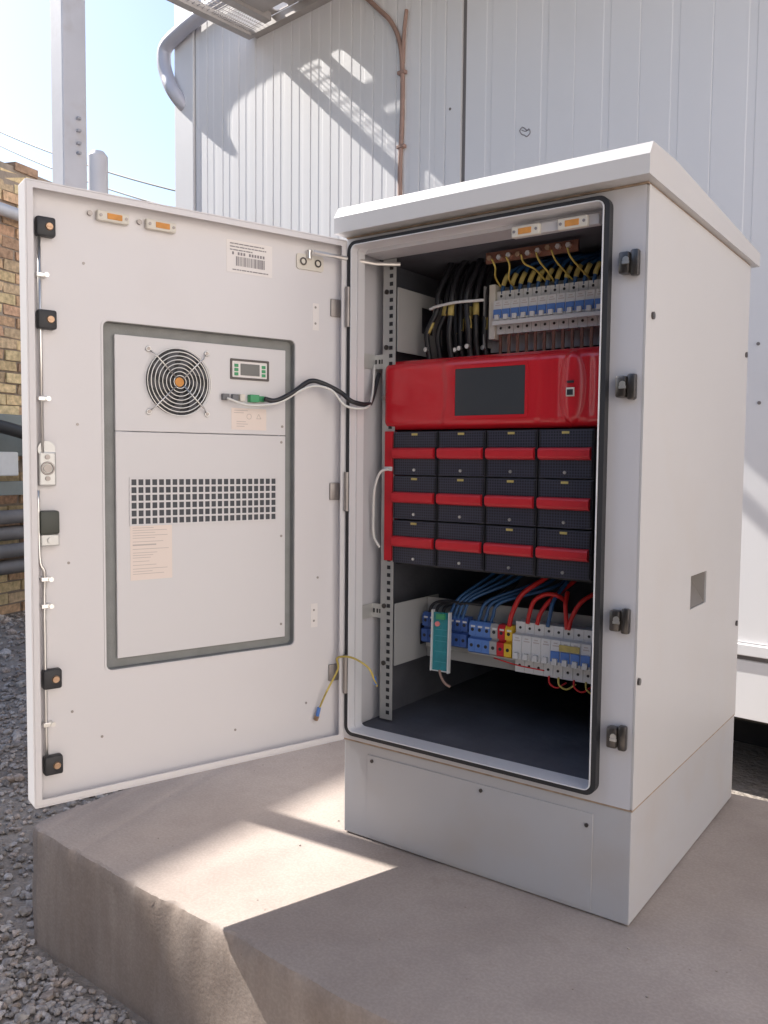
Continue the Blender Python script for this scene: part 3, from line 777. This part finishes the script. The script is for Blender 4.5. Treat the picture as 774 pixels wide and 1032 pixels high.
# ------------------------------------------------------------------ air conditioner mounted in the door
ac = thing('door_air_conditioner', 'flat grey air conditioner unit set into the open door, with round fan guard', 'air conditioner', (HX, HY, 0), door_rz)
b = B(); box(b, .1415, .5245, -.040, -.033, .9455, 1.134, bev=.0012)
obj('upper_cover', b, unit_paint, ac)
b = B(); box(b, .1415, .5245, -.040, -.033, .490, .9440, bev=.0012)
obj('lower_cover', b, unit_paint, ac)
b = B(); box(b, .150, .516, -.155, -.0475, .500, 1.124, bev=.006)
obj('casing', b, steel, ac)
fc = Vector((.394, -.033, 1.048))
b = B(); cyl(b, fc+Vector((0, .0003, 0)), (0,1,0), .068, .0008, 48); obj('fan_opening', b, blackp, ac)
b = B()
for k in range(9):   # curved blades
    a0 = 2*math.pi*k/9; vv = []
    for i in range(6):
        t = i/5; r = .018+.046*t; a = a0+.55*t
        for da in (0, .38): vv.append(b.verts.new(fc+Vector((r*math.cos(a+da), .0016+.004*(da > 0), r*math.sin(a+da)))))
    for i in range(5): b.faces.new((vv[2*i], vv[2*i+1], vv[2*i+3], vv[2*i+2]))
obj('fan_blades', b, mat('fan_grey', (.09, .09, .10), .5), ac)
b = B(); cyl(b, fc+Vector((0, .0012, 0)), (0,1,0), .017, .006, 24); obj('fan_hub', b, blackp, ac)
b = B(); cyl(b, fc+Vector((0, .0075, 0)), (0,1,0), .0095, .0006, 20); obj('hub_sticker', b, orange, ac)
b = B()
for r in (.013, .021, .029, .037, .045, .053, .061, .0685): torus(b, fc+Vector((0, .0105, 0)), (0,1,0), r, .0011, 44, 5)
for a in (45, 135, 225, 315):
    d = Vector((math.cos(R(a)), 0, math.sin(R(a)))); tube(b, [fc+d*.011+Vector((0,.012,0)), fc+d*.074+Vector((0,.012,0)), fc+d*.084+Vector((0,.004,0))], .0014, 6, 0)
    torus(b, fc+d*.089+Vector((0,.003,0)), (0,1,0), .0045, .0013, 14, 5)
obj('fan_guard', b, bright_metal, ac, smooth=True)
b = B()
for a in (45, 135, 225, 315):
    d = Vector((math.cos(R(a)), 0, math.sin(R(a)))); cyl(b, fc+d*.089, (0,1,0), .0035, .004, 10)
for s, z in ((.150, .965), (.152, .930), (.152, .72), (.152, .52)): cyl(b, (s, -.033, z), (0,1,0), .003, .0012, 8)
parts('cover_screw', b, hinge_metal, ac)
b = B(); ring(b, rrect(.184, .277, 1.0625, 1.1065, .002), rrect(.1885, .2725, 1.067, 1.102, .002), -.0328, -.0305); obj('display_frame', b, mat('display_brown', (.10, .085, .08), .5), ac)
b = B(); prism(b, rrect(.189, .272, 1.0675, 1.1015, .001), -.0328, -.0315); obj('display_bezel', b, paper, ac)
b = B(); prism(b, rrect(.207, .253, 1.072, 1.097, .001), -.0314, -.0309); obj('display_screen', b, mat('lcd_grey', (.13, .13, .125), .25), ac)
b = B()
for s in (.193, .2585):
    for z in (1.071, 1.080, 1.089): box(b, s, s+.009, -.0314, -.0300, z, z+.0065)
parts('display_button', b, green, ac)
b = B(); box(b, .165, .496, -.0328, -.0324, .757, .851); obj('vent_opening', b, mat('vent_dark', (.065, .07, .08), .7), ac)
b = B(); nC, nR = 23, 6
for i in range(nC+1):
    s = .165+.331*i/nC; box(b, s-.0020, s+.0020, -.0322, -.0312, .757, .851)
for j in range(nR+1):
    z = .757+.094*j/nR; box(b, .163, .498, -.0321, -.0309, z-.0019, z+.0019)
obj('vent_grille', b, unit_paint, ac)
b = B(); prism(b, rrect(.190, .274, .955, 1.0015, .001), -.0328, -.0325); obj('warning_sticker', b, paper_w, ac)
b = B()
tr = [(.214, .980), (.203, .980), (.2085, .990)]
for i in range(3): tube(b, [(tr[i][0], -.0323, tr[i][1]), (tr[(i+1) % 3][0], -.0323, tr[(i+1) % 3][1])], .0005, 4, 0)
torus(b, (.232, -.0323, .984), (0,1,0), .0055, .0005, 18, 4)
for z, s0, s1 in ((.996, .235, .268), (.991, .245, .268), (.972, .240, .262), (.967, .235, .262), (.962, .243, .262)): box(b, s0, s1, -.0324, -.0322, z, z+.0012)
obj('sticker_print', b, ink2, ac)
b = B(); prism(b, rrect(.409, .497, .645, .763, .001), -.0328, -.0325); obj('data_sticker', b, paper_w, ac)
b = B(); rr = random.Random(9)
z = .756
while z > .652:
    wd = rr.uniform(.4, 1.0); box(b, .492-.078*wd, .492, -.0324, -.0322, z, z+(.0028 if abs(z-.717) < .003 else .0010)); z -= rr.choice([.0050, .0055, .0075])
obj('data_print', b, ink2, ac)
b = B()
for s0, s1, m_ in ((.283, .298, 0), (.262, .276, 0)): box(b, s0, s1, -.0328, -.022, 1.017, 1.030, bev=.001)
parts('connector', b, mat('connector_grey', (.16, .16, .17), .5), ac)
b = B(); box(b, .246, .258, -.0328, -.022, 1.016, 1.031, bev=.001); parts('connector', b, cream, ac)
b = B(); box(b, .214, .236, -.0328, -.018, 1.015, 1.031, bev=.001); box(b, .196, .212, -.0328, -.022, 1.017, 1.029, bev=.001); parts('terminal_plug', b, green, ac)

def cable(name, pts, r, m, label, cat='cable', group=None, n=8):
    b = B(); tube(b, pts, r, n, 8); return obj(name, b, m, smooth=True, label=label, cat=cat, group=group)
cable('black_cable', [dw(.205, -.014, 1.023), dw(.180, -.006, 1.020), dw(.140, .0, 1.040), dw(.100, .0, 1.066), dw(.070, .006, 1.064), dw(.030, .020, 1.045), Vector((.045, -.035, 1.024)), Vector((.052, .01, 1.020)), Vector((.030, .06, 1.035)), Vector((.020, .10, 1.10))], .0055, blackcable, 'black cable looping from the green plug across the hinge into the cabinet')
cable('white_cable', [dw(.292, -.016, 1.020), dw(.25, -.010, 1.008), dw(.200, -.006, 1.010), dw(.165, -.002, 1.020), dw(.125, .004, 1.044), dw(.090, .008, 1.056), dw(.050, .016, 1.048), Vector((.035, -.045, 1.014)), Vector((.058, .0, 1.012)), Vector((.030, .06, 1.045)), Vector((.014, .09, 1.12))], .0028, whitecable, 'thin white cable running beside the black one over the hinge')
cable('rail_cable', [(.062, .085, .872), (.040, .080, .862), (.024, .080, .820), (.018, .085, .76), (.020, .085, .71), (.034, .090, .682)], .0032, whitecable, 'white cable looped down beside the left rack rail')
g = cable('earth_wire', [dw(.062, -.012, .315), dw(.045, -.006, .355), dw(.020, .002, .405), Vector((.010, -.040, .432)), Vector((.045, -.030, .436)), Vector((.078, -.012, .415)), Vector((.088, .0, .385)), Vector((.082, .02, .365))], .0024, yellowcable, 'yellow green earth wire arching across the bottom hinge')
b = B(); tube(b, [dw(.066, -.014, .298), dw(.062, -.012, .318)], .0045, 8, 0); tube(b, [(.088, .0, .390), (.083, .012, .372)], .0045, 8, 0)
parts('crimp_lug', b, bluep, g)
b = B(); tube(b, [dw(.069, -.016, .288), dw(.066, -.014, .298)], .0055, 8, 0)
obj('lug_tip', b, brass, g)

# ------------------------------------------------------------------ red controller
ctl = thing('power_controller', 'glossy red controller panel with dark display across the rack', 'controller', (.04, .08, .962))
b = B()
CX0, CX1, CZ0, CZ1 = .036, .662, .964, 1.127
NX, NZ = 360, 64
def cy(x, t):
    e = abs(t*2-1); y = .088+.020*max(0, (e-.72)/.28)**2
    el = max(0, 1-(x-CX0)/.018); y += .018*el*el
    # raised bezel left and right of the display
    y -= .0045*(1/(1+math.exp(-(x-(.205+.012*(1-e*e)))/.003)))*(1/(1+math.exp((x-(.440+.010*(1-e*e)))/.003)))*(e < .93)
    # lens shaped pod around the port
    hw = .030*math.sqrt(max(0, 1-(e/.92)**2))
    d = abs(x-.520)
    if hw > 0 and d < hw: y -= .0065*(1-(d/hw)**2)
    y += .0035*math.exp(-((d-.034)/.012)**2)*max(0, 1-e**4)
    return y
gv = [[b.verts.new((CX0+(CX1-CX0)*i/NX-.04, cy(CX0+(CX1-CX0)*i/NX, j/NZ)-.08, CZ0+(CZ1-CZ0)*j/NZ-.962)) for j in range(NZ+1)] for i in range(NX+1)]
for i in range(NX):
    for j in range(NZ): b.faces.new((gv[i][j], gv[i+1][j], gv[i+1][j+1], gv[i][j+1]))
bk = [b.verts.new((x-.04, .36, z-.962)) for x in (CX0+.008, CX1) for z in (CZ0, CZ1)]
b.faces.new([gv[i][NZ] for i in range(NX+1)]+[bk[3], bk[1]]); b.faces.new([gv[i][0] for i in range(NX, -1, -1)]+[bk[0], bk[2]])
b.faces.new([gv[0][j] for j in range(NZ+1)]+[bk[1], bk[0]]); b.faces.new([gv[NX][j] for j in range(NZ, -1, -1)]+[bk[2], bk[3]])
obj('panel', b, red, ctl, smooth='auto')
def cbox(name, m, x0, x1, y0, y1, z0, z1, bev=0): return bx(name, m, ctl, x0-.04, x1-.04, y0-.08, y1-.08, z0-.962, z1-.962, bev=bev)
b = B(); ring(b, rrect(.238-.04, .424-.04, .986-.962, 1.103-.962, .003), rrect(.2445-.04, .4175-.04, .9925-.962, 1.0965-.962, .002), .0805-.08, .0845-.08); obj('display_frame', b, red, ctl)
cbox('display', screen, .2445, .4175, .0822, .084, .9925, 1.0965)
cbox('network_port', cream, .512, .530, .0765, .0800, 1.026, 1.044, .0008)
cbox('port_socket', blackp, .5145, .5275, .0755, .0770, 1.0285, 1.040)
cbox('port_socket', blackp, .514, .528, .0765, .0800, 1.053, 1.058, .0005)
b = B(); cyl(b, (.002, .022, 1.041-.962), (0,-1,0), .005, .014, 12); obj('thumb_screw', b, bright_metal, ctl)

# ------------------------------------------------------------------ rectifier modules
shelf = thing('module_shelf', 'dark subrack with red ear holding the rectifier modules', 'subrack', (.04, .09, .645))
b = B(); box(b, .046, .066, .0905, .0955, .652, .961, bev=.001); box(b, .066, .0685, .0905, .40, .652, .961)
o = obj('ear', b, red_dull, shelf); o.location = (-.04, -.09, -.645)
b = B(); box(b, .0690, .66, .11, .46, .6430, .6460); box(b, .0690, .66, .455, .46, .646, .96)
o = obj('tray', b, blackp, shelf); o.location = (-.04, -.09, -.645)
o = bx('cable_tie', whitep, shelf, .006, .029, -.0015, .0005, .222, .232)
MW = .1222; P0x = .0705; PI_ = .1253; rowsz = (.9600, .8560, .7510)
proto = thing('rectifier_module', '', 'power module', (0,0,0), group='rectifier modules in the rack')
b = B(); box(b, 0, MW, .002, .34, -.1025, 0, bev=.001); obj('case', b, blackp, proto)
b = B()
prism(b, rrect(.002, MW-.002, -.1010, -.0020, .002), -.001, .0018)
obj('front_grille', b, perf, proto)
b = B()
prism(b, [(-.001, -.064), (-.010, -.061), (-.013, -.056), (-.013, -.044), (-.010, -.040), (-.001, -.038)], .004, MW-.004, 'YZ')
hb = obj('handle', b, red_dull, proto)
b = B(); box(b, MW-.024, MW-.012, -.0142, -.0131, -.054, -.049, bev=.0004); obj('handle_button', b, red_dull, hb)
b = B(); box(b, MW*.5-.008, MW*.5+.008, -.0022, -.0011, -.0095, -.0045); obj('yellow_tag', b, sleeve_y, proto)
b = B(); cyl(b, (MW*.5, -.0011, -.090), (0,-1,0), .0034, .003, 12); obj('fixing_screw', b, bright_metal, proto)
b = B(); box(b, .003, .0045, -.0022, -.0011, -.099, -.004); box(b, MW-.0045, MW-.003, -.0022, -.0011, -.099, -.004); parts('edge_rib', b, blackp, proto)
cn = ['first', 'second', 'third', 'fourth']; rn = ['top', 'middle', 'bottom']
for r_ in range(3):
    for c_ in range(4):
        lab = 'dark module with red handle, %s from left in the %s row under the controller' % (cn[c_], rn[r_])
        loc = (P0x+c_*PI_, .092, rowsz[r_])
        if r_ == c_ == 0: proto.location = loc; proto['label'] = lab; first = proto
        else:
            m2 = copy_thing(proto, loc, lab)
            if r_ == 2 and c_ == 1:   # this one has lost its yellow tag
                for ch in list(m2.children):
                    if ch.name.startswith('yellow_tag'): bpy.data.objects.remove(ch)

# ------------------------------------------------------------------ upper breaker row
def breaker(name, n_label, group, toggle_m, band_m, pitch=.0222, h=.098):
    t = thing(name, n_label, 'circuit breaker', group=group)
    b = B(); w2 = pitch-.0009
    prof = [(.046, 0), (.046, h), (.012, h), (.012, h*.78), (-.004, h*.76), (-.004, h*.28), (.012, h*.26), (.012, 0)]
    prism(b, prof, 0, w2, 'YZ'); obj('body', b, whitep, t)
    if band_m:
        b = B(); box(b, .001, w2-.001, -.0075, -.0038, h*.35, h*.55); obj('coloured_band', b, band_m, t)
    b = B(); box(b, w2*.30, w2*.80, -.0135, -.0045, h*.30, h*.42, bev=.001); obj('toggle', b, toggle_m, t)
    b = B()
    for z in (.885, .14): cyl(b, (w2/2, .0122, h*z), (0,-1,0), .0032, .001, 10)
    parts('terminal_hole', b, blackp, t)
    b = B(); box(b, w2*.2, w2*.85, -.0043, -.0040, h*.64, h*.66); box(b, w2*.3, w2*.7, -.0043, -.0040, h*.69, h*.71); obj('print', b, ink2, t)
    return t
ordn = ['first', 'second', 'third', 'fourth', 'fifth', 'sixth', 'seventh', 'eighth', 'ninth', 'tenth', 'eleventh', 'twelfth', 'thirteenth', 'fourteenth', 'fifteenth']
b0 = breaker('circuit_breaker', '', 'breakers in the upper row', whitep, bluep)
for i in range(15):
    lab = 'white breaker with blue band, %s from left in the upper row' % ordn[i]; loc = (.279+i*.0222, .196, 1.186)
    if i == 0: b0.location = loc; b0['label'] = lab
    else: copy_thing(b0, loc, lab)
# white cover rails above and below
b = B(); box(b, .262, .278, .200, .242, 1.175, 1.300, bev=.001); obj('end_bracket', b, cream, label='cream end bracket left of the upper breaker row', cat='bracket')
b = B(); box(b, .279, .612, .185, .192, 1.2035, 1.2130, bev=.001); obj('breaker_strip', b, whitep, label='white plastic strip along the foot of the blue bands in the upper row', cat='strip')
# copper comb under the breakers
for i in range(15):
    x = .283+i*.0222
    b = B(); box(b, x, x+.0065, .212, .216, 1.110, 1.186); 
    obj('copper_tab', b, copper, label='copper tab hanging under the %s breaker of the upper row' % ordn[i], cat='copper tab', group='copper tabs under the upper breakers')
# bus bar at the top rear
bb = thing('bus_bar', 'copper bus bar with bolts at the top rear of the cabinet', 'bus bar', (.30, .150, 1.348))
b = B(); box(b, -.02, .20, 0, .006, -.012, .012); obj('bar', b, copper, bb)
rr = random.Random(4)
for i in range(9):
    x = -.008+i*.0235
    b = B(); cyl(b, (x, 0, rr.uniform(-.003, .003)), (0,-1,0), .006, .008, 6); obj('bolt', b, bright_metal if i % 3 else brass, bb)
for i in range(6):
    x = .300+i*.036; x2 = x+rr.uniform(-.02, .02)
    cable('earth_wire', [(x, .140, 1.343), (x+.004, .150, 1.325), (x2, .18, 1.312+rr.uniform(-.01,.006)), (x2+rr.uniform(-.015,.015), .23, 1.29)], .0021, yellowcable, 'yellow green wire hanging from the bus bar at the top rear, %s from left' % ordn[i], group='earth wires under the bus bar')
for i in range(13):
    x = .290+i*.0222; x2 = x+.03+rr.uniform(-.01, .02); x3 = min(.60, x2+.01+rr.uniform(0, .03))
    lab = 'blue wire rising from the %s breaker of the upper row' % ordn[i]
    c = cable('blue_wire', [(x, .212, 1.278), (x+.002, .212, 1.295), (x+.010, .215, 1.318), (x2-.01+rr.uniform(-.008,.008), .235, 1.338+rr.uniform(-.006,.006)), (x3, .27, 1.355), (x3+.01, .30, 1.368)], .0045, bluecable, lab, group='blue wires above the upper breakers')
    b = B(); tube(b, [(x+.0022, .212, 1.297), (x+.0055, .2128, 1.308), (x+.0115, .2155, 1.322)], .0058, 8, 3)
    obj('yellow_sleeve', b, sleeve_y, c, smooth=True)
# black cable bundle at left
rr = random.Random(21)
for i in range(9):
    x = .137+i*.0135; y = .178+.02*(i % 3)
    xb = x+rr.uniform(-.008, .008)+(-.02 if i < 2 else 0)
    c = cable('black_cable', [(x+.006, y+.05, 1.372), (x+.004+rr.uniform(-.006,.006), y+.03, 1.345), (x, y, 1.29), (x, y-.005, 1.25), (xb, y-.008, 1.20), (xb-.002, y, 1.16), (xb, y+.01, 1.12)], .0068, blackcable, 'black cable with yellow sleeve, %s from left in the bundle above the controller' % ordn[i], group='black cables above the controller')
    z0 = (1.235 if i % 2 else 1.195)+rr.uniform(-.006, .006)
    b = B(); t0 = (x if z0 > 1.22 else xb)
    xx0 = x+(xb-x)*(1.25-z0)/.05 if z0 < 1.25 else x
    tube(b, [(xx0, y-.0065, z0), (x+(xb-x)*min(1, max(0, (1.25-z0-.028)/.05)), y-.0055, z0+.028)][::1], .0076, 8, 0)
    obj('yellow_sleeve', b, sleeve_y, c, smooth=True)
    if i % 2 == 0:
        b = B(); cyl(b, (xb, y-.008, 1.158), (0,-1,0), .0055, .008, 10); obj('lug_bolt', b, bright_metal, c)
b = B(); tube(b, [(.125, .160, 1.252), (.15, .157, 1.256), (.20, .157, 1.260), (.262, .175, 1.262)], .0035, 6)
obj('cable_tie', b, whitep, smooth=True, label='white tie holding the black cable bundle above the controller', cat='cable tie')

# ------------------------------------------------------------------ lower terminals and breakers
b = B(); box(b, .085, .615, .222, .240, .425, .460)
obj('mounting_rail', b, zinc, label='zinc mounting rail carrying the lower row of terminals', cat='rail')
def terminal(m, label, loc, wdt=.0175, group='terminal blocks in the lower row'):
    t = thing('terminal_block', label, 'terminal block', loc, group=group)
    b = B(); prism(b, [(.03, 0), (.03, .075), (.010, .075), (.004, .068), (.004, .042), (.012, .040), (.012, .036), (.0, .034), (.0, .004), (.006, 0)], 0, wdt, 'YZ'); obj('body', b, m, t)
    b = B()
    for z in (.056, .019): cyl(b, (wdt/2, .0045 if z > .03 else .0005, z), (0,-1,0), .0042, .0012, 12)
    parts('terminal_hole', b, blackp, t)
    b = B(); box(b, wdt*.3, wdt*.9, .0028, .0040, .062, .066) ; obj('marker', b, whitep, t)
    return t
x = .228
for i, (m_, nm) in enumerate(((bluep, 'first blue block from left of the blue trio'), (bluep, 'second blue block from left of the blue trio'), (bluep, 'third blue block, beside the grey one'), (graypl, 'grey block between the blue and red ones'), (red_dull, 'red block beside the yellow one'), (yellowp, 'yellow block beside the white breakers'))):
    terminal(m_, nm, (x, .186, .436), .0185); x += .0192
for i in range(7):
    terminal(bluedk, 'dark blue block, %s from left behind the teal circuit card' % ordn[i], (.088+i*.0186, .196, .440), .0176, 'dark blue blocks behind the circuit card')
# lower breakers
for i in range(8):
    right = i >= 4
    loc = (.346+i*.0238, .190, .405)
    if i in (0, 4):
        pr = breaker('circuit_breaker', '', 'breakers in the lower row', whitep, bluep if right else None, .0238, .118); pr.location = loc
        cur = pr
    else: cur = copy_thing(pr, loc)
    cur['label'] = ('lower row breaker with blue band, %s from left' % ordn[i-4]) if right else ('plain white lower row breaker, %s from left' % ordn[i])
b = B(); box(b, .462, .510, .1832, .1855, .472, .486); obj('yellow_sticker', b, sleeve_y, label='yellow sticker across the lower breakers', cat='sticker')
terminal(bluedk, 'dark blue block at the right end of the lower row', (.541, .196, .437), .020); terminal(bluedk, 'last dark blue block by the right rail', (.562, .196, .437), .020)
cable('red_wire', [(.30, .183, .433), (.36, .180, .426), (.43, .178, .424)], .0016, redcable, 'thin red wire across the foot of the white lower breakers', group=None)
# surge protection card
card = thing('circuit_card', 'teal circuit card with pale edges hanging in front of the blue blocks', 'circuit card', (.141, .165, .385))
card.rotation_euler = (R(-4), R(-1.5), 0)
b = B(); box(b, 0, .045, 0, .004, 0, .140); obj('board', b, teal, card)
b = B(); box(b, -.003, 0, -.006, .006, -.002, .146); box(b, .045, .048, -.006, .006, -.004, .142); box(b, 0, .045, -.001, .005, -.0025, -.0002); obj('edge_strip', b, whitep, card)
b = B(); cyl(b, (.013, 0, .112), (0,-1,0), .006, .005, 14); obj('indicator', b, pink, card)
b = B(); box(b, .012, .034, -.008, 0, .124, .137); obj('plug', b, green, card)
b = B()
for z in (.02, .045, .07, .083, .098): box(b, .006, .039, -.0006, 0, z, z+.0012)
parts('board_print', b, mat('board_ink', (.06, .32, .36), .5), card)
cable('brown_wire', [(.163, .163, .387), (.170, .160, .372), (.181, .160, .358), (.193, .165, .35)], .0032, cable_br, 'short brown wire under the teal circuit card')
for i in range(7):
    x = .165+i*.012 if i < 4 else .245+(i-4)*.017; xt = x+.055+.012*i
    cable('blue_wire', [(x, .205, .507), (x+.004, .206, .525), (x+.02, .22, .56), (xt, .28, .60), (xt+.03, .36, .64)], .0042, bluecable, 'blue wire rising behind the lower blocks, %s from left' % ordn[i], group='blue wires above the lower blocks')
for i in range(3):
    cable('black_wire', [(.10+i*.02, .21, .510), (.11+i*.02, .215, .535), (.15+i*.03, .21, .548), (.24+i*.02, .24, .552), (.30, .30, .60)], .0038, blackcable, 'black wire curving above the circuit card, %s from left' % ordn[i], group='black wires above the circuit card')
RW = [[(.332, .195, .510), (.338, .197, .54), (.356, .21, .585), (.392, .25, .62), (.42, .31, .650)],
      [(.378, .196, .522), (.382, .197, .545), (.392, .20, .575), (.418, .205, .592), (.442, .215, .590), (.452, .24, .575)],
      [(.474, .196, .520), (.472, .196, .545), (.468, .20, .575), (.464, .22, .60)],
      [(.478, .196, .520), (.486, .197, .550), (.505, .205, .585), (.540, .235, .612), (.57, .29, .64)],
      [(.402, .196, .522), (.408, .20, .548), (.425, .22, .58), (.46, .27, .62)]]
lb = ['thick red cable rising from the yellow block', 'red cable arching over the white lower breakers', 'short red cable rising straight behind the lower breakers', 'red cable sweeping up right behind the lower breakers', 'red cable in the shade behind the arching one']
for p_, l_ in zip(RW, lb): cable('red_cable', p_, .0058 if p_ is RW[0] else .005, redcable, l_)
cable('blue_cable', [(.428, .196, .520), (.432, .198, .545), (.436, .21, .58), (.45, .25, .62)], .0046, bluecable, 'blue cable between the red ones above the lower breakers')
cable('blue_cable', [(.545, .200, .510), (.549, .20, .54), (.553, .21, .57), (.56, .26, .61)], .0055, bluecable, 'blue cable at the right end of the lower row')

for i, x in enumerate((.432, .455, .492, .520)):
    cable('earth_wire', [(x, .200, .408), (x+.004, .196, .392), (x+.02, .200, .384), (x+.036, .215, .395)], .0022, yellowcable if i % 2 else redcable, ('yellow green' if i % 2 else 'red')+' wire stub curling under the lower breakers, %s from left' % ordn[i], group='wire stubs under the lower breakers')
# weathered dust: faint drips and scuffs are part of the paint materials
